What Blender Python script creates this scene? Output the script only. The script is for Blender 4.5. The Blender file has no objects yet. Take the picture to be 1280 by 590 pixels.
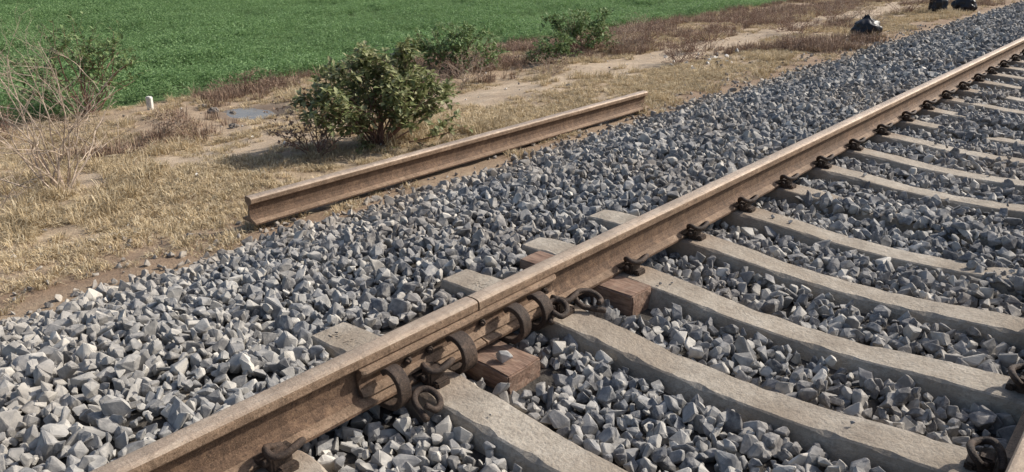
import bpy, bmesh, math, random
import numpy as np
from mathutils import Vector, noise, Matrix, Euler
random.seed(5); rng=np.random.default_rng(7)
scene=bpy.context.scene
scene.view_settings.view_transform='Standard'; scene.view_settings.look='None'; scene.view_settings.exposure=0

# ---------------- helpers ----------------
def link(o,parent=None):
    scene.collection.objects.link(o)
    if parent: o.parent=parent
    return o
def mesh_obj(name,verts,faces,mats=(),midx=None,smooth=False,parent=None,do_link=True):
    me=bpy.data.meshes.new(name); me.from_pydata([tuple(v) for v in verts],[],faces)
    for m in mats: me.materials.append(m)
    if midx is not None: me.polygons.foreach_set('material_index',midx)
    if smooth: me.polygons.foreach_set('use_smooth',[True]*len(me.polygons))
    me.update()
    o=bpy.data.objects.new(name,me)
    if do_link: link(o,parent)
    return o
class NT:
    def __init__(s,name):
        s.m=bpy.data.materials.new(name); s.m.use_nodes=True; s.t=s.m.node_tree; s.n=s.t.nodes
        s.b=s.n['Principled BSDF']; s.b.inputs['Specular IOR Level'].default_value=.3
    def l(s,a,b): s.t.links.new(a,b)
    def noise(s,scale,detail=5,rough=.6,vec=None):
        n=s.n.new('ShaderNodeTexNoise'); n.inputs['Scale'].default_value=scale; n.inputs['Detail'].default_value=detail; n.inputs['Roughness'].default_value=rough
        if vec is not None: s.l(vec,n.inputs['Vector'])
        return n.outputs['Fac']
    def ramp(s,fac,stops):
        r=s.n.new('ShaderNodeValToRGB'); s.l(fac,r.inputs[0]); e=r.color_ramp.elements
        while len(e)<len(stops): e.new(.5)
        for i,(p,c) in enumerate(stops):
            e[i].position=p; e[i].color=(c[0],c[1],c[2],1) if hasattr(c,'__len__') else (c,c,c,1)
        return r.outputs[0]
    def mix(s,f,a,b,mode='MIX'):
        m=s.n.new('ShaderNodeMix'); m.data_type='RGBA'; m.blend_type=mode
        for k,v in ((0,f),(6,a),(7,b)):
            if hasattr(v,'is_linked'): s.l(v,m.inputs[k])
            elif k==0: m.inputs[0].default_value=v
            else: m.inputs[k].default_value=(v[0],v[1],v[2],1)
        return m.outputs[2]
    def math(s,op,a,b=0.,clamp=False):
        m=s.n.new('ShaderNodeMath'); m.operation=op; m.use_clamp=clamp
        for k,v in ((0,a),(1,b)):
            if hasattr(v,'is_linked'): s.l(v,m.inputs[k])
            else: m.inputs[k].default_value=v
        return m.outputs[0]
    def pos(s): return s.n.new('ShaderNodeNewGeometry').outputs['Position']
    def X(s,k=0):
        x=s.n.new('ShaderNodeSeparateXYZ'); s.l(s.pos(),x.inputs[0]); return x.outputs[k]
    def obj(s): return s.n.new('ShaderNodeTexCoord').outputs['Object']
    def rnd(s): return s.n.new('ShaderNodeObjectInfo').outputs['Random']
    def col(s,c):
        if hasattr(c,'is_linked'): s.l(c,s.b.inputs['Base Color'])
        else: s.b.inputs['Base Color'].default_value=(*c,1)
    def bump(s,h,st,dist=.01):
        b=s.n.new('ShaderNodeBump'); b.inputs['Strength'].default_value=st; b.inputs['Distance'].default_value=dist
        s.l(h,b.inputs['Height']); s.l(b.outputs[0],s.b.inputs['Normal'])
    def rough(s,v): s.b.inputs['Roughness'].default_value=v

# ---------------- materials ----------------
def mat_stone():
    t=NT('ballast_stone'); r=t.rnd(); o=t.obj()
    v=t.n.new('ShaderNodeVectorMath'); v.operation='ADD'; t.l(o,v.inputs[0]); t.l(r,v.inputs[1])
    base=t.ramp(r,[(0,(.050,.055,.066)),(.22,(.105,.115,.133)),(.48,(.19,.198,.21)),(.72,(.285,.282,.272)),(.9,(.43,.41,.37)),(1,(.64,.61,.55))])
    n=t.noise(45,6,.7,v.outputs[0]); c=t.mix(t.ramp(n,[(.42,0),(.62,.55)]),base,(.50,.475,.43))
    n2=t.noise(16,3,.6,v.outputs[0]); c=t.mix(t.ramp(n2,[(.46,0),(.66,.65)]),c,(.07,.075,.085))
    n3=t.noise(.9,3,.5,t.pos()); c=t.mix(t.ramp(n3,[(.40,.02),(.68,.30)]),c,(.34,.27,.195))
    toe=t.math('MULTIPLY',t.math('SUBTRACT',-1.55,t.X()),.5,True); c=t.mix(t.math('MINIMUM',toe,.36),c,(.36,.285,.20))
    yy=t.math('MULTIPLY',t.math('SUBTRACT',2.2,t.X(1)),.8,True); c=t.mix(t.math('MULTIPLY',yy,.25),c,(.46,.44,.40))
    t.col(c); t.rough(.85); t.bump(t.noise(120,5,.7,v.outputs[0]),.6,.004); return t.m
def mat_bed():
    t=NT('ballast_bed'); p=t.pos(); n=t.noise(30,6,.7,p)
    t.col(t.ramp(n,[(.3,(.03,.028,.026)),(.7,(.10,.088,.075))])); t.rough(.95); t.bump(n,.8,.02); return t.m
def mat_rust(name,dark,midc,light,rough=.75,spec=.3,str=1.0,metal=0.,fine=1.):
    t=NT(name); p=t.pos()
    mp=t.n.new('ShaderNodeMapping'); mp.inputs['Scale'].default_value=(1,str,1); t.l(p,mp.inputs['Vector'])
    n=t.noise(22,10,.78,mp.outputs[0]); n2=t.noise(4,7,.7,mp.outputs[0])
    c=t.ramp(n,[(.32,dark),(.5,midc),(.68,light)])
    c=t.mix(t.ramp(n2,[(.44,0),(.62,.7)]),c,tuple(x*.55 for x in midc))
    # vertical run-off stains
    mv=t.n.new('ShaderNodeMapping'); mv.inputs['Scale'].default_value=(1,9,.6); t.l(p,mv.inputs['Vector'])
    c=t.mix(t.ramp(t.noise(4,4,.6,mv.outputs[0]),[(.5,0),(.66,.45)]),c,tuple(x*.45 for x in midc))
    n3=t.noise(210,4,.7,p); c=t.mix(t.ramp(n3,[(.54,0),(.68,.55*fine)]),c,tuple(min(1,x*1.25) for x in light))
    n4=t.noise(90,5,.75,p); c=t.mix(t.ramp(n4,[(.54,0),(.62,.8*fine)]),c,tuple(x*.8 for x in dark))
    t.col(c); t.rough(rough); t.b.inputs['Metallic'].default_value=metal
    t.bump(t.math('ADD',n4,t.noise(170,6,.75,p)),.8,.005); return t.m
def mat_concrete():
    t=NT('concrete'); p=t.pos(); n=t.noise(6,8,.7,p); n2=t.noise(70,6,.7,p)
    c=t.ramp(n,[(.3,(.24,.205,.165)),(.5,(.38,.335,.275)),(.72,(.51,.46,.385))])
    c=t.mix(t.ramp(n2,[(.46,0),(.70,.6)]),c,(.17,.145,.115))
    n3=t.noise(2.3,4,.6,p); c=t.mix(t.ramp(n3,[(.42,0),(.62,.55)]),c,(.24,.19,.14))
    x=t.X(); a=t.math('ABSOLUTE',x); m=t.math('SUBTRACT',1.,t.math('MULTIPLY',t.math('SUBTRACT',a,.08),5.),True)
    c=t.mix(t.math('MULTIPLY',m,.55),c,(.20,.13,.085))
    t.col(c); t.rough(.9); t.bump(t.math('ADD',n2,t.noise(25,4,.6,p)),.7,.010); return t.m
def mat_wood():
    t=NT('timber'); p=t.pos(); mp=t.n.new('ShaderNodeMapping'); mp.inputs['Scale'].default_value=(.15,1,1); t.l(p,mp.inputs['Vector'])
    n=t.noise(75,8,.7,mp.outputs[0]); c=t.ramp(n,[(.3,(.08,.048,.035)),(.5,(.20,.125,.09)),(.7,(.34,.23,.165))])
    c=t.mix(t.ramp(t.noise(20,5,.7,p),[(.45,0),(.7,.6)]),c,(.28,.215,.165))
    t.col(c); t.rough(.85); t.bump(n,.6,.006); return t.m
def mat_ground():
    t=NT('ground'); p=t.pos(); sx=t.n.new('ShaderNodeSeparateXYZ'); t.l(p,sx.inputs[0]); X=sx.outputs[0]
    w=t.math('MULTIPLY',t.math('SUBTRACT',t.noise(.6,5,.6,p),.5),1.6); Xw=t.math('ADD',X,w)
    n=t.noise(3.5,8,.7,p); nf=t.noise(60,6,.75,p)
    dirt=t.ramp(n,[(.3,(.21,.15,.10)),(.5,(.36,.27,.185)),(.7,(.51,.41,.29))])
    dirt=t.mix(t.ramp(nf,[(.35,.0),(.7,.6)]),dirt,(.50,.40,.27))
    dirt=t.mix(t.ramp(t.noise(24,5,.7,p),[(.52,0),(.68,.75)]),dirt,(.15,.098,.065))
    path=t.ramp(n,[(.3,(.38,.29,.205)),(.7,(.54,.44,.33))])
    d=t.math('ABSOLUTE',t.math('ADD',Xw,5.15)); pm=t.math('SUBTRACT',1.0,t.math('MULTIPLY',t.math('SUBTRACT',d,.25),1.8),True)
    c=t.mix(t.math('MULTIPLY',pm,.5),dirt,path)
    b=t.math('MULTIPLY',t.math('SUBTRACT',-6.2,Xw),1.2,True)
    c=t.mix(t.math('MULTIPLY',b,.35),c,(.26,.18,.125))
    e=t.math('SUBTRACT',1.0,t.math('MULTIPLY',t.math('ABSOLUTE',t.math('ADD',Xw,2.6)),1.4),True)
    c=t.mix(t.math('MULTIPLY',e,.8),c,t.ramp(nf,[(.35,(.13,.08,.05)),(.65,(.27,.18,.12))]))
    # damp soil round the puddle hollow
    vm=t.n.new('ShaderNodeVectorMath'); vm.operation='DISTANCE'; t.l(p,vm.inputs[0]); vm.inputs[1].default_value=(-7,5.3,-.87)
    dm=t.math('SUBTRACT',1.0,t.math('MULTIPLY',t.math('SUBTRACT',t.math('ADD',vm.outputs['Value'],t.math('MULTIPLY',n,.3)),.6),4.),True)
    c=t.mix(t.math('MULTIPLY',dm,.7),c,(.14,.105,.08))
    g=t.math('MULTIPLY',t.math('SUBTRACT',-9.0,X),4.,True)
    c=t.mix(g,c,t.ramp(n,[(.3,(.06,.10,.035)),(.7,(.10,.16,.055))]))
    t.col(c); t.rough(.95); t.bump(t.math('ADD',n,t.math('MULTIPLY',nf,.5)),.8,.03); return t.m
def mat_leaf(name,a,b,c3,trans=.25,rough=.55,ns=.35,nk=.62):
    t=NT(name); r=t.n.new('ShaderNodeNewGeometry').outputs['Random Per Island']; o=t.rnd()
    f=t.math('FRACT',t.math('ADD',r,o)); c=t.ramp(f,[(0,a),(.55,b),(1,c3)])
    n=t.noise(ns,4,.6,t.pos()); c=t.mix(t.ramp(n,[(.35,0),(.7,.45)]),c,tuple(x*nk for x in b))
    t.col(c); t.rough(rough)
    tr=t.n.new('ShaderNodeBsdfTranslucent'); t.l(c,tr.inputs[0]); mx=t.n.new('ShaderNodeMixShader'); mx.inputs[0].default_value=trans
    t.l(t.b.outputs[0],mx.inputs[1]); t.l(tr.outputs[0],mx.inputs[2]); t.l(mx.outputs[0],t.n['Material Output'].inputs[0]); return t.m
def mat_plain(name,c,rough=.8,var=.4,scale=20):
    t=NT(name); n=t.noise(scale,5,.6,t.pos()); t.col(t.ramp(n,[(.3,tuple(x*(1-var) for x in c)),(.7,tuple(min(1,x*(1+var)) for x in c))])); t.rough(rough); t.bump(n,.4,.01); return t.m
M_stone=mat_stone(); M_bed=mat_bed(); M_conc=mat_concrete(); M_wood=mat_wood(); M_ground=mat_ground()
M_side=mat_rust('rail_head_side',(.12,.078,.05),(.26,.175,.115),(.40,.29,.20),.65,.3,.6)
M_rust_shade=mat_rust('rust_steel_shaded',(.06,.038,.027),(.145,.090,.058),(.27,.175,.11),.75,.3,1.0)  # rust, darkened to paint in the shade on the web under the rail head
M_head=mat_rust('rail_head_steel',(.30,.225,.165),(.43,.335,.255),(.55,.455,.36),.45,.4,.35,.25,.5)
M_drust=mat_rust('dark_rust',(.022,.016,.013),(.062,.042,.031),(.15,.10,.07),.6)
M_crop=mat_leaf('crop_leaf',(.12,.215,.075),(.21,.34,.135),(.31,.45,.21),.38,.55,.35,.6)
M_bush=mat_leaf('shrub_leaf',(.12,.15,.06),(.25,.275,.115),(.41,.40,.23),.25,.5)
M_bushg=mat_leaf('shrub_leaf_green',(.09,.15,.055),(.18,.26,.095),(.30,.37,.18),.25)
M_straw=mat_leaf('dry_grass',(.35,.255,.145),(.56,.45,.28),(.73,.63,.45),.25,.8,1.2,.6)
M_brown=mat_leaf('dry_weed',(.15,.10,.07),(.28,.19,.135),(.43,.32,.23),.1,.8)
M_stem=mat_plain('stem_bark',(.22,.13,.10)); M_pale=mat_plain('pale_twig',(.45,.36,.28))
M_black=mat_plain('black_plastic',(.02,.021,.026),.4); M_white=mat_plain('white_stone',(.62,.6,.55)); M_rock=mat_plain('rock',(.18,.155,.13))

# ---------------- terrain functions ----------------
def nz(x,y,s,z=0): return noise.noise(Vector((x*s,y*s,z)))
def mirror(x): return x if x<.8725 else 1.745-x
def pud(x,y): return math.exp(-(((x+7.0)/.42)**2+((y-5.3)/.34)**2))
def ground_z(x,y):
    m=mirror(x)
    xs=[-60,-9.2,-8.6,-6,-4,-2.2,0]; zs=[-.95,-.97,-.93,-.79,-.62,-.50,-.50]
    z=float(np.interp(m,xs,zs)) if m>-60 else -.95
    if m<-2.2:
        k=min(1,(-2.2-m)/.5); z+=k*(.05*nz(x,y,.8)+.022*nz(x,y,3.1)+.010*nz(x,y,9))
    if -9<x<-5 and 3<y<8: z-=.10*pud(x,y)
    return z
def bed_z(x,y):
    m=mirror(x)
    e=.14*nz(0,y,.8,3)
    if m>=.0:
        far=min(1,max(0,(y-3.2)/2.5))
        z=float(np.interp(m,[0,.15,.5,.9],[-.262,-.258,-.262,-.268]))+.016*nz(x,y,2.2)+far*(.012+.018*max(0,nz(x,y,.9,8)))
    else:
        cov=max(min(1,max(0,(y-3.5)/.4)),min(1,max(0,(1.42-y)/.15))) if x<.87 else 1
        hi=-.222+.045*cov
        z=float(np.interp(m,[-2.45-e,-1.85-e,-1.15-e,-.45,-.22,0],[-.56,-.40,-.225,hi,-.235+.02*cov,-.262]))+.03*nz(x,y,1.4,5)*(1-.6*cov*(m>-.7))+.016*nz(x,y,4)
    return z

def grid(name,xs,ys,fz,mat):
    V=[(x,y,fz(x,y)) for y in ys for x in xs]; nx=len(xs)
    F=[(j*nx+i,j*nx+i+1,(j+1)*nx+i+1,(j+1)*nx+i) for j in range(len(ys)-1) for i in range(nx-1)]
    return mesh_obj(name,V,F,[mat],smooth=True)
L=np.linspace
xs=np.unique(np.concatenate([L(-700,-42,12),L(-42,-10,50),L(-10,-2,150),L(-2,4,14),L(4,12,50),L(12,40,15),L(40,700,10)]).round(4))
ys=np.unique(np.concatenate([L(-500,-8,10),L(-8,-1,25),L(-1,22,330),L(22,60,90),L(60,900,14)]).round(4))
grid('ground',xs,ys,ground_z,M_ground)
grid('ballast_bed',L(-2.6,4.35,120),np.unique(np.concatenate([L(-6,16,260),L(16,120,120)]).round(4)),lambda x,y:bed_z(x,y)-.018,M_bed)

# ---------------- instancing ----------------
def make_instancer(name,P,R,S,I,objs):
    coll=bpy.data.collections.new(name+'_parts')
    for o in objs: coll.objects.link(o)
    me=bpy.data.meshes.new(name); n=len(P); me.vertices.add(n); me.vertices.foreach_set('co',np.asarray(P,dtype=np.float32).ravel())
    a=me.attributes.new('rot','FLOAT_VECTOR','POINT'); a.data.foreach_set('vector',np.asarray(R,dtype=np.float32).ravel())
    a=me.attributes.new('scl','FLOAT','POINT'); a.data.foreach_set('value',np.asarray(S,dtype=np.float32))
    a=me.attributes.new('idx','INT','POINT'); a.data.foreach_set('value',np.asarray(I,dtype=np.int32))
    ob=bpy.data.objects.new(name,me); link(ob)
    g=bpy.data.node_groups.new(name+'_gn','GeometryNodeTree')
    g.interface.new_socket('Geometry',in_out='INPUT',socket_type='NodeSocketGeometry'); g.interface.new_socket('Geometry',in_out='OUTPUT',socket_type='NodeSocketGeometry')
    N=g.nodes; gi=N.new('NodeGroupInput'); go=N.new('NodeGroupOutput'); ip=N.new('GeometryNodeInstanceOnPoints')
    ci=N.new('GeometryNodeCollectionInfo'); ci.inputs['Collection'].default_value=coll; ci.inputs['Separate Children'].default_value=True; ci.inputs['Reset Children'].default_value=True
    def at(nm,ty):
        a=N.new('GeometryNodeInputNamedAttribute'); a.data_type=ty; a.inputs['Name'].default_value=nm; return a.outputs['Attribute']
    er=N.new('FunctionNodeEulerToRotation')
    g.links.new(gi.outputs[0],ip.inputs['Points']); g.links.new(ci.outputs[0],ip.inputs['Instance']); ip.inputs['Pick Instance'].default_value=True
    g.links.new(at('idx','INT'),ip.inputs['Instance Index']); g.links.new(at('rot','FLOAT_VECTOR'),er.inputs[0]); g.links.new(er.outputs[0],ip.inputs['Rotation'])
    g.links.new(at('scl','FLOAT'),ip.inputs['Scale']); g.links.new(ip.outputs[0],go.inputs[0])
    md=ob.modifiers.new('scatter','NODES'); md.node_group=g
    return ob

# ---- stones ----
def stone_mesh(i,mat=M_stone,size=.034):
    bm=bmesh.new(); sx,sy,sz=random.uniform(.95,1.2),random.uniform(.65,.95),random.uniform(.45,.8)
    for k in range(random.randint(9,15)):
        v=Vector((random.gauss(0,1),random.gauss(0,1),random.gauss(0,1))).normalized()*random.uniform(.8,1.18)
        bm.verts.new((v.x*sx*size,v.y*sy*size,v.z*sz*size))
    r=bmesh.ops.convex_hull(bm,input=bm.verts)
    bmesh.ops.delete(bm,geom=[g for g in r['geom_interior'] if isinstance(g,bmesh.types.BMVert)],context='VERTS')
    bmesh.ops.dissolve_limit(bm,angle_limit=math.radians(12),verts=bm.verts,edges=bm.edges)
    bmesh.ops.bevel(bm,geom=list(bm.edges),offset=size*.06,segments=1,affect='EDGES')
    bmesh.ops.triangulate(bm,faces=bm.faces)
    for v in bm.verts: v.co+=Vector((random.gauss(0,1),random.gauss(0,1),random.gauss(0,1)))*size*.018
    me=bpy.data.meshes.new('stone_%02d'%i); bm.to_mesh(me); bm.free(); me.materials.append(mat)
    return bpy.data.objects.new('stone_%02d'%i,me)
SY=[-1.35,-.75,-.15,.42,1.0,1.62,2.32,2.87,3.43,3.99,4.56,5.13,5.72]
while SY[-1]<110: SY.append(SY[-1]+.6)
SYa=np.array(SY)
BLK=[(1.82,2.02),(2.62,2.79)]
P=[];S=[]
def layer(x0,x1,y0,y1,p,dz,smul,top):
    X=np.arange(x0,x1,p); Y=np.arange(y0,y1,p); gx,gy=np.meshgrid(X,Y)
    gx=gx+rng.uniform(-.5,.5,gx.shape)*p; gy=gy+rng.uniform(-.5,.5,gy.shape)*p
    for x,y in zip(gx.ravel(),gy.ravel()):
        m=mirror(x)
        if m<-1.9:
            pr=max(0,1-(-1.9-m-.16*nz(0,y,.8,3)-.1*nz(x,y,3,3))/.5)
            if random.random()>pr**1.3: continue
        if top and random.random()<.45: continue
        s=min(1.6,max(.38,random.lognormvariate(-.08,.36)))*smul
        dy=np.abs(SYa-y).min()
        z=bed_z(x,y)+random.uniform(-.012,.012)+dz
        gzz=ground_z(x,y)
        if m<-2.0: z=max(z,gzz+.008)
        r=.033*s
        if m>-.52:
            lim=.085+r*.75
            lf=((y>3.75 or y<1.3) and m<-.17)
            covered=lf
            if lf and dy<lim: z=max(z,-.178+r*.3)
            if m>.22 and y>3.7 and nz(x,y,1.0,30)>.33:
                covered=True
                if dy<lim: z=max(z,-.215+r*.3)
            if y>3.7 and dy<lim and dy>.062 and random.random()<.3: covered=True
            if dy<lim and not covered: continue
            if m<.34 and x<.87 and any(a-r*.8<y<b+r*.8 for a,b in BLK) and m>-.4: continue
        if abs(m)<.12+r:
            z=min(z,-.175-r*.95)
            if top: continue
        if x<.87 and .07<m<.2 and 1.3<y<2.4 and top: continue
        P.append((x,y,z)); S.append(s)
layer(-2.6,1.9,.1,9,.038,0,.96,False); layer(-2.6,1.9,.1,9,.058,.024,1.0,True)
layer(-2.6,1.9,9,20,.055,0,1.15,False); layer(-2.6,1.9,9,20,.09,.028,1.15,True)
layer(-2.6,1.9,20,60,.09,0,1.7,False); layer(-2.6,1.9,-1.4,.1,.06,0,1.3,False)
layer(1.9,4.3,-1.2,14,.06,.004,1.3,False)
for k in range(700):
    x=-2.3-abs(random.gauss(0,.5)); y=random.uniform(-.5,18); P.append((x,y,ground_z(x,y)+.008)); S.append(random.uniform(.3,1.0))
for k in range(60):
    y=random.choice(SY[4:40])+random.uniform(-.06,.06); x=random.uniform(.16,1.6); s=random.uniform(.15,.5)
    P.append((x,y,-.178-.045*math.exp(-((x-.87)/.42)**2)+.02*s)); S.append(s)
n=len(P); R=rng.uniform(0,6.283,(n,3)); I=rng.integers(0,30,n)
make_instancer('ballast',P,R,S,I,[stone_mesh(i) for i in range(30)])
print('stones',n)

# ---------------- sleepers ----------------
def sleeper(y):
    st=[-.50,-.40,-.18,.13,.35,.6,.8725]; tz=[-.185,-.180,-.178,-.178,-.192,-.216,-.224]; tw=[.082,.088,.090,.088,.082,.076,.074]
    st=st+[1.745-s for s in st[:-1]][::-1]; tz=tz+tz[:-1][::-1]; tw=tw+tw[:-1][::-1]
    V=[];F=[]
    xs_=np.linspace(-.5,2.245,110)
    for x in xs_:
        z=float(np.interp(x,st,tz)); w=float(np.interp(x,st,tw))
        c1=.005+.018*max(0,noise.noise(Vector((x*11,y*3,1)))); c2=.005+.018*max(0,noise.noise(Vector((x*11,y*3,5))))
        e=.0015*noise.noise(Vector((x*30,y,0)))
        for (yy,zz) in ((-w-.045,-.40),(-w-.008,z-.03),(-w,z-c1),(-w+c1*1.3,z),(w-c2*1.3,z),(w,z-c2),(w+.008,z-.03),(w+.045,-.40)):
            V.append((x,y+yy,zz+(e if zz>-.3 else 0)))
    k=8; n=len(xs_)
    for i in range(n-1):
        for j in range(k-1): F.append((i*k+j,i*k+j+1,(i+1)*k+j+1,(i+1)*k+j)[::-1])
    F.append(tuple(range(k))); F.append(tuple(range((n-1)*k,n*k))[::-1])
    return mesh_obj('concrete_sleeper',V,F,[M_conc],smooth=False)
for y in SY: sleeper(y)
# ---------------- rails ----------------
HP=[(.0,.0),(.020,-.001),(.029,-.004),(.0340,-.010),(.0355,-.016),(.036,-.038),(.033,-.043),(.013,-.054),(.0095,-.066),(.0085,-.095),(.0105,-.122),(.018,-.138),(.040,-.149),(.073,-.158),(.075,-.162),(.075,-.172)]
PROF=HP+[(-x,z) for x,z in HP[::-1][:-1]]
def rail(name,x,y0,y1,n=2,top=3):
    k=len(PROF); V=[];F=[];mi=[]
    for i in range(n):
        y=y0+(y1-y0)*i/(n-1)
        for px,pz in PROF: V.append((x+px,y,pz))
    for i in range(n-1):
        for j in range(k):
            j2=(j+1)%k; F.append((i*k+j,i*k+j2,(i+1)*k+j2,(i+1)*k+j))
            q=min(j,k-1-j); mi.append(1 if q<top else (2 if (q<6 or 12<=q<14) else 0))
    F.append(tuple(range(k))[::-1]); F.append(tuple(range((n-1)*k,n*k))); mi+=[2,2]
    return mesh_obj(name,V,F,[M_rust_shade,M_head,M_side],mi)
rail('railway_rail',0.0,-5,1.908); rail('railway_rail',0.002,1.915,120); rail('railway_rail',1.745,-5,120)
a=Vector((-2.52,2.50,-.30)); b=Vector((-2.56,7.22,-.31)); d=b-a
o=rail('railway_rail',0,0,d.length); o.location=a; o.rotation_euler=(math.atan2(d.z,d.y),math.radians(4),-math.atan2(d.x,d.y))

def sweep(path,r,sides=8,flat=1.0):
    V=[];F=[];P_=[Vector(p) for p in path]; n=len(P_); up=Vector((0,0,1)); prev=None
    for i,p in enumerate(P_):
        t=(P_[min(i+1,n-1)]-P_[max(i-1,0)]).normalized()
        if prev is None:
            a=up if abs(t.z)<.9 else Vector((1,0,0)); u=t.cross(a).normalized()
        else: u=(prev-t*prev.dot(t)).normalized()
        prev=u; w=t.cross(u); rr=r[i] if hasattr(r,'__len__') else r
        for s in range(sides):
            an=2*math.pi*s/sides; V.append(p+u*math.cos(an)*rr+w*math.sin(an)*rr*flat)
    for i in range(n-1):
        for s in range(sides):
            s2=(s+1)%sides; F.append((i*sides+s,i*sides+s2,(i+1)*sides+s2,(i+1)*sides+s))
    F.append(tuple(range(sides))[::-1]); F.append(tuple(range((n-1)*sides,n*sides)))
    return V,F
def smooth_path(pts,sub=5):
    P_=[Vector(p) for p in pts]; out=[]
    for i in range(len(P_)-1):
        p0=P_[max(i-1,0)];p1=P_[i];p2=P_[i+1];p3=P_[min(i+2,len(P_)-1)]
        for k in range(sub):
            t=k/sub; out.append(.5*((2*p1)+(p2-p0)*t+(2*p0-5*p1+4*p2-p3)*t*t+(-p0+3*p1-3*p2+p3)*t**3))
    out.append(P_[-1]); return out
def box(bm,x0,x1,y0,y1,z0,z1,bev=.003):
    r=bmesh.ops.create_cube(bm,size=1); 
    for v in r['verts']: v.co=Vector(((x0+x1)/2+v.co.x*(x1-x0),(y0+y1)/2+v.co.y*(y1-y0),(z0+z1)/2+v.co.z*(z1-z0)))
    es=list({e for v in r['verts'] for e in v.link_edges})
    bmesh.ops.bevel(bm,geom=es,offset=bev,segments=2,affect='EDGES')
def clip_mesh():
    pts=[(.100,-.058,-.146),(.100,.010,-.146),(.103,.044,-.140),(.116,.062,-.124),(.136,.054,-.108),(.147,.022,-.106),(.145,-.015,-.114),(.128,-.040,-.114),(.100,-.042,-.106),(.076,-.024,-.116),(.062,.004,-.136),(.058,.030,-.146)]
    V,F=sweep(smooth_path(pts,5),.0115,8)
    bm=bmesh.new(); vs=[bm.verts.new(v) for v in V]
    for f in F:
        try: bm.faces.new([vs[i] for i in f]).smooth=True
        except: pass
    box(bm,.080,.124,-.042,.028,-.185,-.126,.006)
    box(bm,.124,.152,-.032,.03,-.190,-.156,.006)
    box(bm,.040,.079,-.060,.060,-.162,-.150,.003)
    me=bpy.data.meshes.new('rail_clip'); bm.to_mesh(me); bm.free(); me.materials.append(M_drust); return me
CM=clip_mesh()
for y in SY:
    if y<-.5 or y>70: continue
    for rx in (0,1.745):
        for sgn in (1,-1):
            if rx>1 and y>12: continue
            o=bpy.data.objects.new('rail_clip',CM); link(o); o.location=(rx,y+random.uniform(-.008,.008),0)
            o.rotation_euler=(0,0,0 if sgn>0 else math.pi)
            if random.random()<.4: o.rotation_euler.z+=random.uniform(-.06,.06)
for (x,y,z,rz,ry) in ((.10,2.24,-.02,.9,.2),(.11,2.44,-.03,2.2,-.2),(.145,1.50,-.06,1.3,.3)):
    pts=[(-.045,-.06,0),(-.045,.02,0),(-.04,.05,.01),(-.018,.07,.02),(.01,.062,.03),(.026,.025,.032),(.02,-.015,.026),(-.008,-.038,.02),(-.042,-.025,.03)]
    V,F=sweep(smooth_path(pts,5),.0115,8); o=mesh_obj('rail_clip',V,F,[M_drust],smooth=True); o.location=(x+.06,y,z-.125); o.rotation_euler=(.15,ry,rz)
def fishplate(sgn):
    pr=[(.0135,-.052),(.034,-.045),(.050,-.048),(.054,-.060),(.046,-.074),(.030,-.087),(.027,-.105),(.034,-.120),(.050,-.132),(.056,-.142),(.046,-.146),(.020,-.134)]
    ysn=[1.355,1.37,1.6,1.85,1.88,2.1,2.345,2.365]; sc=[.8,1,1,1,.93,.93,.93,.75]
    V=[];F=[];k=len(pr);mi=[]
    for y,s in zip(ysn,sc):
        for x,z in pr: V.append((sgn*(.0135+(x-.0135)*s),y,z))
    for i in range(len(ysn)-1):
        for j in range(k):
            j2=(j+1)%k; F.append((i*k+j,i*k+j2,(i+1)*k+j2,(i+1)*k+j)); mi.append(1 if 1<=j<=3 or 7<=j<=9 else 0)
    F.append(tuple(range(k))); F.append(tuple(range((len(ysn)-1)*k,len(ysn)*k))); mi+=[0,0]
    o=mesh_obj('fishplate',V,F,[M_rust_shade,M_side],mi); bm=bmesh.new(); bm.from_mesh(o.data); bmesh.ops.recalc_face_normals(bm,faces=bm.faces); bm.to_mesh(o.data); bm.free()
fishplate(1); fishplate(-1)
def cclamp(y,w=.028,tilt=0,k=1.0):
    pth=smooth_path([(-.10,0,-.150),(-.105,0,-.172),(-.085,0,-.192),(0,0,-.196),(.085,0,-.196),(.120,0,-.182),(.140*k,0,-.145),(.137*k,0,-.102),(.115*k,0,-.072),(.085,0,-.062),(.060,0,-.078)],4)
    V=[];F=[];n=len(pth)
    for i,p in enumerate(pth):
        t=(pth[min(i+1,n-1)]-pth[max(i-1,0)]).normalized(); nn=Vector((-t.z,0,t.x)); th=.0105
        for a,bb in ((-w,-th),(w,-th),(w,th),(-w,th)): V.append(p+Vector((0,a,0))+nn*bb)
    for i in range(n-1):
        for s in range(4):
            s2=(s+1)%4; F.append((i*4+s,i*4+s2,(i+1)*4+s2,(i+1)*4+s))
    F.append((3,2,1,0)); F.append(tuple(range((n-1)*4,n*4)))
    o=mesh_obj('rail_clamp',V,F,[M_drust]); o.location=(0,y,0); o.rotation_euler=(0,0,tilt)
    bm=bmesh.new(); bm.from_mesh(o.data); bmesh.ops.recalc_face_normals(bm,faces=bm.faces); bm.to_mesh(o.data); bm.free()
    md=o.modifiers.new('b','BEVEL'); md.width=.004; md.segments=2
cclamp(1.44,.024,.05); cclamp(1.75,.030,-.06,1.08); cclamp(2.04,.026,.08,1.03); cclamp(2.19,.026,-.05,1.05)
for y in (1.56,1.66,1.93,2.30):
    bm=bmesh.new(); bmesh.ops.create_cone(bm,cap_ends=True,segments=6,radius1=.015,radius2=.015,depth=.016)
    bmesh.ops.bevel(bm,geom=list(bm.edges),offset=.002,segments=1,affect='EDGES')
    bmesh.ops.create_cone(bm,cap_ends=True,segments=12,radius1=.008,radius2=.008,depth=.04)
    me=bpy.data.meshes.new('bolt'); bm.to_mesh(me); bm.free(); me.materials.append(M_drust); o=bpy.data.objects.new('hex_bolt',me); link(o); o.location=(.034,y,-.098); o.rotation_euler=(random.random(),math.pi/2,0)
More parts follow.
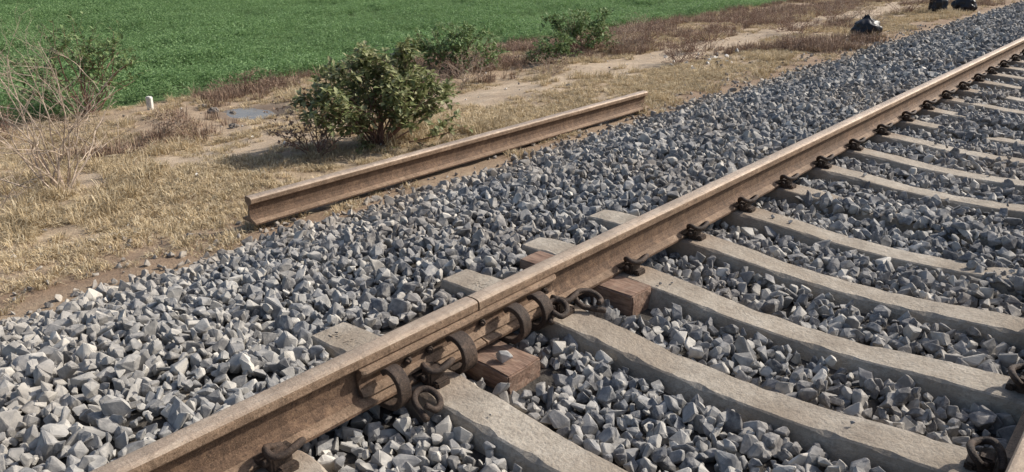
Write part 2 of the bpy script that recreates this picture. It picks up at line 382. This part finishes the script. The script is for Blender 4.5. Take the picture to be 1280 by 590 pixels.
def block(x0,x1,y0,y1,z0,z1,rz=0):
    bm=bmesh.new(); box(bm,x0,x1,y0,y1,z0,z1,.006); bmesh.ops.subdivide_edges(bm,edges=bm.edges,cuts=3,use_grid_fill=True)
    for v in bm.verts: v.co+=Vector([.006*noise.noise(v.co*22+Vector((k*7,0,0))) for k in range(3)])
    me=bpy.data.meshes.new('timber_block'); bm.to_mesh(me); bm.free(); me.materials.append(M_wood); o=bpy.data.objects.new('timber_block',me); link(o); o.rotation_euler=(0,0,rz)
block(-.20,.255,1.83,2.01,-.30,-.1995); block(-.38,.25,2.63,2.78,-.30,-.177)
o=stone_mesh(90,M_rock,size=.036); o.name='loose_stone'; o.data.name='loose_stone'; link(o); o.location=(.165,1.90,-.178)
o.data.materials[0]=mat_plain('grey_stone',(.36,.35,.33))
for (txt,x,y) in (('RCF',-.31,1.60),('24',-.42,1.60),('RCF',-.31,2.30)):
    cu=bpy.data.curves.new('sleeper_lettering','FONT'); cu.body=txt; cu.size=.06; cu.extrude=.003; cu.materials.append(M_conc); cu.align_x='CENTER'; cu.align_y='CENTER'
    o=bpy.data.objects.new('sleeper_lettering',cu); link(o); o.location=(x,y,-.181)

# ---------------- crop field ----------------
def leaf_quad(V,F,base,dirv,ln,w,nrm=None,fold=.25):
    d=dirv.normalized(); s=d.cross(Vector((random.uniform(-.4,.4),random.uniform(-.4,.4),1))).normalized(); u=s.cross(d)
    i=len(V); m=base+d*ln*.5
    V+= [base, m+s*w*.5+u*w*fold, base+d*ln-Vector((0,0,ln*.12)), m-s*w*.5+u*w*fold, m]
    F+= [(i,i+4,i+1),(i+1,i+4,i+2),(i+2,i+4,i+3),(i+3,i+4,i)]
def crop_mesh(i):
    V=[];F=[]
    for k in range(90):
        r=.14*math.sqrt(random.random()); a=random.uniform(0,6.28); h=random.uniform(.04,.24)*(1-.3*r/.14)
        b=Vector((r*math.cos(a),r*math.sin(a),h)); d=Vector((random.gauss(0,1),random.gauss(0,1),random.uniform(-.1,1.0)))
        leaf_quad(V,F,b,d,random.uniform(.03,.065),random.uniform(.014,.028))
    return mesh_obj('crop_plant_%d'%i,V,F,[M_crop],do_link=False)
P=[];S=[]
for x in np.arange(-42,-9.0,.19):
    for y in np.arange(-3,46,.15):
        if x<-20 and y<3: continue
        xx=x+random.uniform(-.08,.08); yy=y+random.uniform(-.07,.07)
        e=-9.0+.25*nz(0,yy,.7,9)
        if xx>e: continue
        row=abs(((xx+.18*nz(xx,yy,.25,4)+yy*.12)%1.9)-.95)
        fur=max(0,1-row/.16)
        dn=nz(xx,yy,.45,2)+.6*nz(xx,yy*.4,1.6,2)+.25*nz(xx,yy,3,7)-1.1*fur*max(0,.5+nz(xx,yy,.3,33))
        if random.random()<.06 or (dn<-.4 and random.random()<.6): continue
        P.append((xx,yy,ground_z(xx,yy)-.01)); S.append(max(.4,1.0+.38*dn+random.uniform(-.2,.2)))
n=len(P); R=np.zeros((n,3)); R[:,2]=rng.uniform(0,6.28,n); R[:,0:2]=rng.uniform(-.15,.15,(n,2))
make_instancer('crop_field',P,R,S,rng.integers(0,8,n),[crop_mesh(i) for i in range(8)]); print('crop',n)

# ---------------- dry grass ----------------
def tuft(i,nb,h,spread,mat,lay=.5):
    V=[];F=[]
    for k in range(nb):
        a=random.uniform(0,6.28); r=spread*math.sqrt(random.random()); b=Vector((r*math.cos(a),r*math.sin(a),-.01))
        a2=a+random.gauss(0,.9); ln=h*random.uniform(.4,1.1); le=random.uniform(.1,lay*1.6); w=random.uniform(.0018,.004)
        o=Vector((math.cos(a2),math.sin(a2),0)); s=Vector((-o.y,o.x,0))*w
        p1=b+o*ln*le*.35+Vector((0,0,ln*.55)); p2=b+o*ln*le+Vector((0,0,ln*(.95-.45*le)))
        j=len(V); V+=[b-s,b+s,p1+s*.8,p1-s*.8,p2]; F+=[(j,j+1,j+2,j+3),(j+3,j+2,j+4)]
    return mesh_obj('tuft_%02d'%i,V,F,[mat],do_link=False)
tf=[tuft(i,60,.075,.06,M_straw,1.1) for i in range(5)]+[tuft(5+i,48,.16,.05,M_straw,.8) for i in range(3)]+[tuft(8+i,34,.20,.06,M_brown,.7) for i in range(3)]
P=[];S=[];I=[]
for x in np.arange(-9.2,-2.2,.075):
    for y in np.concatenate([np.arange(-1.5,14,.075),np.arange(14,48,.13)]):
        xx=x+random.uniform(-.04,.04); yy=y+random.uniform(-.04,.04)
        n1=nz(xx,yy,.55,11); n2=nz(xx,yy,1.9,12); n3=nz(xx,yy,5,14)
        path=math.exp(-((xx+5.15+.5*n1)/.5)**2)*(1 if yy>5 else .3)
        dens=.56+.9*n1+.9*n2+.6*n3-path*.9
        if xx>-2.95: dens*=max(0,(-2.35-xx+.4*n2)/.6)
        if -4.3<xx<-3.0: dens+=.25
        if xx<-5.9 and yy<8.5: dens-=.22
        if pud(xx,yy)>.2: continue
        if random.random()>dens: continue
        tall=(nz(xx,yy,.7,20)>.12 and random.random()<.4)
        br=(xx<-5.9 and nz(xx,yy,.6,22)>(-.12 if yy>6.5 else .2)) or (yy>11 and nz(xx,yy,.5,25)>.15)
        P.append((xx,yy,ground_z(xx,yy))); 
        if br and random.random()<.6: I.append(random.randint(8,10)); S.append(random.uniform(.5,1.3))
        elif tall: I.append(random.randint(5,7)); S.append(random.uniform(.6,1.25))
        else: I.append(random.randint(0,4)); S.append(random.uniform(.5,1.2))
n=len(P); R=np.zeros((n,3)); R[:,2]=rng.uniform(0,6.28,n); R[:,0:2]=rng.uniform(-.2,.2,(n,2))
make_instancer('dry_grass',P,R,S,I,tf); print('grass',n)

# ---------------- shrubs ----------------
def shrub(name,loc,w,h,stems,leafn,leafl,mleaf,mstem,twig=2,thick=.011,leafstart=.3,curl=.16,nseg=6):
    V=[];F=[];LV=[];LF=[]
    def inside(p,g=1.0):
        nn=1+.35*noise.noise(Vector((p.x*3.2,p.y*3.2,p.z*3.2+loc[0])))
        return (p.x/(w*.5))**2+(p.y/(w*.5))**2+(p.z/h)**2 < (nn*g)**2
    def branch(p,d,ln,r,depth):
        pts=[p.copy()];rr=[r];n=nseg
        for k in range(n):
            d=(d+Vector((random.gauss(0,curl),random.gauss(0,curl),random.gauss(.02,curl*.5)))).normalized(); q=p+d*ln/n
            if not inside(q) and k>0: break
            p=q; pts.append(p.copy()); rr.append(r*(1-.8*(k+1)/n))
            if depth<twig and k>0 and random.random()<.8:
                dd=(d+Vector((random.gauss(0,.7),random.gauss(0,.7),random.gauss(0,.4)))).normalized(); branch(p,dd,ln*random.uniform(.35,.6),r*(1-.8*(k+1)/n)*.75,depth+1)
            if leafn and (k/n>=leafstart or depth>0):
                for _ in range(leafn):
                    if random.random()<.8: leaf_quad(LV,LF,p-d*random.random()*ln/n,(d*.3+Vector((random.gauss(0,1),random.gauss(0,1),random.gauss(.15,.6)))),leafl*random.uniform(.55,1.2),leafl*random.uniform(.42,.65),fold=.12)
        if len(pts)<2: return
        v,f=sweep(pts,rr,5); o=len(V); V.extend(v); F.extend([tuple(i+o for i in ff) for ff in f])
    for s in range(stems):
        a=6.283*(s+random.random())/stems; sp=math.sqrt(random.uniform(.0,1))
        d=Vector((math.cos(a)*sp*w*.5,math.sin(a)*sp*w*.5,h*math.sqrt(max(.06,1-sp*sp*.9)))); ln=d.length*random.uniform(.9,1.15)
        branch(Vector((random.uniform(-.08,.08),random.uniform(-.08,.08),-.03)),d.normalized(),ln,thick,0)
    ns=len(F); o=len(V); V.extend(LV); F.extend([tuple(i+o for i in ff) for ff in LF])
    ob=mesh_obj(name,V,F,[mstem,mleaf],[0]*ns+[1]*len(LF)); ob.location=(loc[0],loc[1],ground_z(loc[0],loc[1])); return ob
random.seed(11)
shrub('leafy_shrub',(-3.80,4.66),1.65,.84,34,3,.08,M_bush,M_stem,2,.009,.2)
shrub('leafy_shrub',(-3.98,4.08),.9,.6,14,1,.045,M_brown,M_stem,2,.006)
shrub('leafy_shrub',(-8.75,4.0),1.7,1.2,20,2,.08,M_bushg,M_stem,2,.010)
shrub('leafy_shrub',(-7.15,9.0),1.8,.75,22,3,.075,M_bushg,M_stem,2,.009)
shrub('leafy_shrub',(-6.9,11.9),1.6,.78,18,3,.075,M_bushg,M_stem,2,.009)
shrub('leafy_shrub',(-6.4,10.5),1.0,.45,12,3,.06,M_bushg,M_stem,2,.007)
shrub('bare_shrub',(-4.9,2.2),1.5,1.30,14,0,.05,M_bush,M_pale,3,.009,curl=.2,nseg=7)
shrub('bare_shrub',(-4.6,1.7),.8,.65,8,0,.05,M_bush,M_pale,2,.004,curl=.2)
for (x,y,w,h) in ((-6.3,8.4,1.5,.42),(-6.7,7.6,1.3,.36),(-6.9,10.2,1.6,.45),(-6.2,12.3,1.5,.5),(-6.5,13.6,1.5,.5),(-7.4,12.8,1.5,.5),(-7.5,14.8,1.6,.5),(-5.6,14.5,1.4,.5),(-5.0,16.5,1.5,.6),(-4.3,15.6,1.2,.45),(-4.4,18.5,1.6,.7),(-3.9,21,1.5,.8),(-5.3,20,1.7,.7),(-6.4,17.5,1.6,.5),(-8.1,2.6,1.2,.45),(-8.6,6.2,1.1,.3),(-6.4,3.9,.7,.3),(-4.3,11,.9,.35),(-8.0,8.0,1.3,.35),(-3.4,13.2,.8,.3),(-3.5,17,1.0,.5),(-4.9,12.6,1.0,.4),(-5.7,9.6,1.0,.3)):
    shrub('dry_shrub',(x,y),w,h,20,1,.026,M_brown,M_stem if random.random()<.5 else M_pale,2,.0045,curl=.22)

# ---------------- small things ----------------
bm=bmesh.new(); box(bm,-.038,.038,-.03,.03,-.05,.17,.010)
for v in bm.verts: v.co+=Vector((noise.noise(v.co*30),noise.noise(v.co*30+Vector((5,0,0))),0))*.004
me=bpy.data.meshes.new('marker_stone'); bm.to_mesh(me); bm.free(); me.materials.append(M_white); o=bpy.data.objects.new('marker_stone',me); link(o); o.location=(-8.3,4.6,ground_z(-8.3,4.6)); o.rotation_euler=(.05,.06,.4)
def lump(name,loc,sx,sy,sz,mat,seed,amp=.22,neck=False,f=2.2):
    bm=bmesh.new(); bmesh.ops.create_icosphere(bm,subdivisions=4,radius=1)
    for v in bm.verts:
        n1=noise.noise(v.co*f+Vector((seed,0,0)))+.5*noise.noise(v.co*f*2.3+Vector((seed,4,0)))+.25*noise.noise(v.co*f*5+Vector((seed,4,9)))
        c=v.co*(1+amp*n1)
        if neck and c.z>.75: k=(c.z-.75)*3; c.x*=max(.35,1-k); c.y*=max(.35,1-k); c.z+=k*.3
        c.z=max(c.z,-.7); v.co=Vector((c.x*sx,c.y*sy,(c.z+.7)*sz))
    me=bpy.data.meshes.new(name); bm.to_mesh(me); bm.free(); me.materials.append(mat)
    me.polygons.foreach_set('use_smooth',[neck]*len(me.polygons)); o=bpy.data.objects.new(name,me); link(o); o.location=(loc[0],loc[1],ground_z(*loc)-.01)
lump('black_sack',(-2.95,15.2),.24,.21,.19,M_black,3,.3,True)
lump('black_sack',(-3.3,21.2),.19,.17,.28,M_black,8,.3,True)
lump('black_sack',(-2.9,21.9),.24,.18,.22,M_black,12,.3,True)
for (x,y,s) in ((-4.6,6.2,.05),(-6.3,4.6,.06),(-7.45,5.0,.08),(-7.35,5.2,.05),(-5.2,2.9,.05),(-4.3,8.2,.05),(-7.9,5.1,.06),(-3.5,3.1,.035),(-6.6,5.8,.06)):
    lump('field_rock',(x,y),s,s*.8,s*.6,M_rock,x*3+y,.35,f=1.6)
P=[];S=[]
for k in range(320):
    x=-random.uniform(2.7,8.5); y=random.uniform(.5,22)
    if pud(x,y)>.2: continue
    P.append((x,y,ground_z(x,y)+.003)); S.append(random.uniform(.2,.8))
for k in range(40):
    x=-4.0+random.gauss(0,.35); y=11.5+random.gauss(0,.5); P.append((x,y,ground_z(x,y)+.01)); S.append(random.uniform(.6,1.7))
n=len(P); make_instancer('scattered_pebbles',P,rng.uniform(0,6.28,(n,3)),S,rng.integers(0,5,n),[stone_mesh(50+i,[M_white,M_rock][i%2]) for i in range(5)])
t=NT('muddy_water'); mn=t.noise(6,4,.6,t.pos()); t.col(t.ramp(mn,[(.35,(.13,.11,.09)),(.65,(.20,.17,.13))])); t.rough(.12); t.b.inputs['Specular IOR Level'].default_value=.5; t.bump(t.noise(18,3,.5,t.pos()),.08,.01)
V=[(0,0,0)];F=[];N=40
for i in range(N):
    a=2*math.pi*i/N; V.append((.55*math.cos(a),.45*math.sin(a),0)); F.append((0,i+1,(i+1)%N+1))
o=mesh_obj('puddle',V,F,[t.m]); o.location=(-7.0,5.3,ground_z(-7,5.3)+.045)

# ---------------- light, world, camera ----------------
EL=math.radians(38); sd=Vector((.48,.877,0)).normalized()
S3=Vector((sd.x*math.cos(EL),sd.y*math.cos(EL),math.sin(EL)))
sun=bpy.data.lights.new('sun','SUN'); sun.energy=5.0; sun.angle=math.radians(.5); sun.color=(1,.94,.85)
so=bpy.data.objects.new('sun',sun); link(so); so.rotation_euler=S3.to_track_quat('Z','Y').to_euler(); so.location=(5,5,8)
w=bpy.data.worlds.new('World'); scene.world=w; w.use_nodes=True; nt=w.node_tree; sk=nt.nodes.new('ShaderNodeTexSky'); sk.sky_type='NISHITA'; sk.sun_disc=False
sk.sun_elevation=EL; sk.sun_rotation=math.atan2(sd.x,sd.y); sk.dust_density=3
nt.links.new(sk.outputs[0],nt.nodes['Background'].inputs[0]); nt.nodes['Background'].inputs[1].default_value=.15
cam=bpy.data.cameras.new('camera'); cam.sensor_width=36; cam.lens=994/1280*36; cam.clip_end=2000; cam.clip_start=.05
co=bpy.data.objects.new('camera',cam); link(co); co.location=(1.86,0,1.27); co.rotation_euler=(math.radians(90-21.07),0,math.radians(41)); scene.camera=co
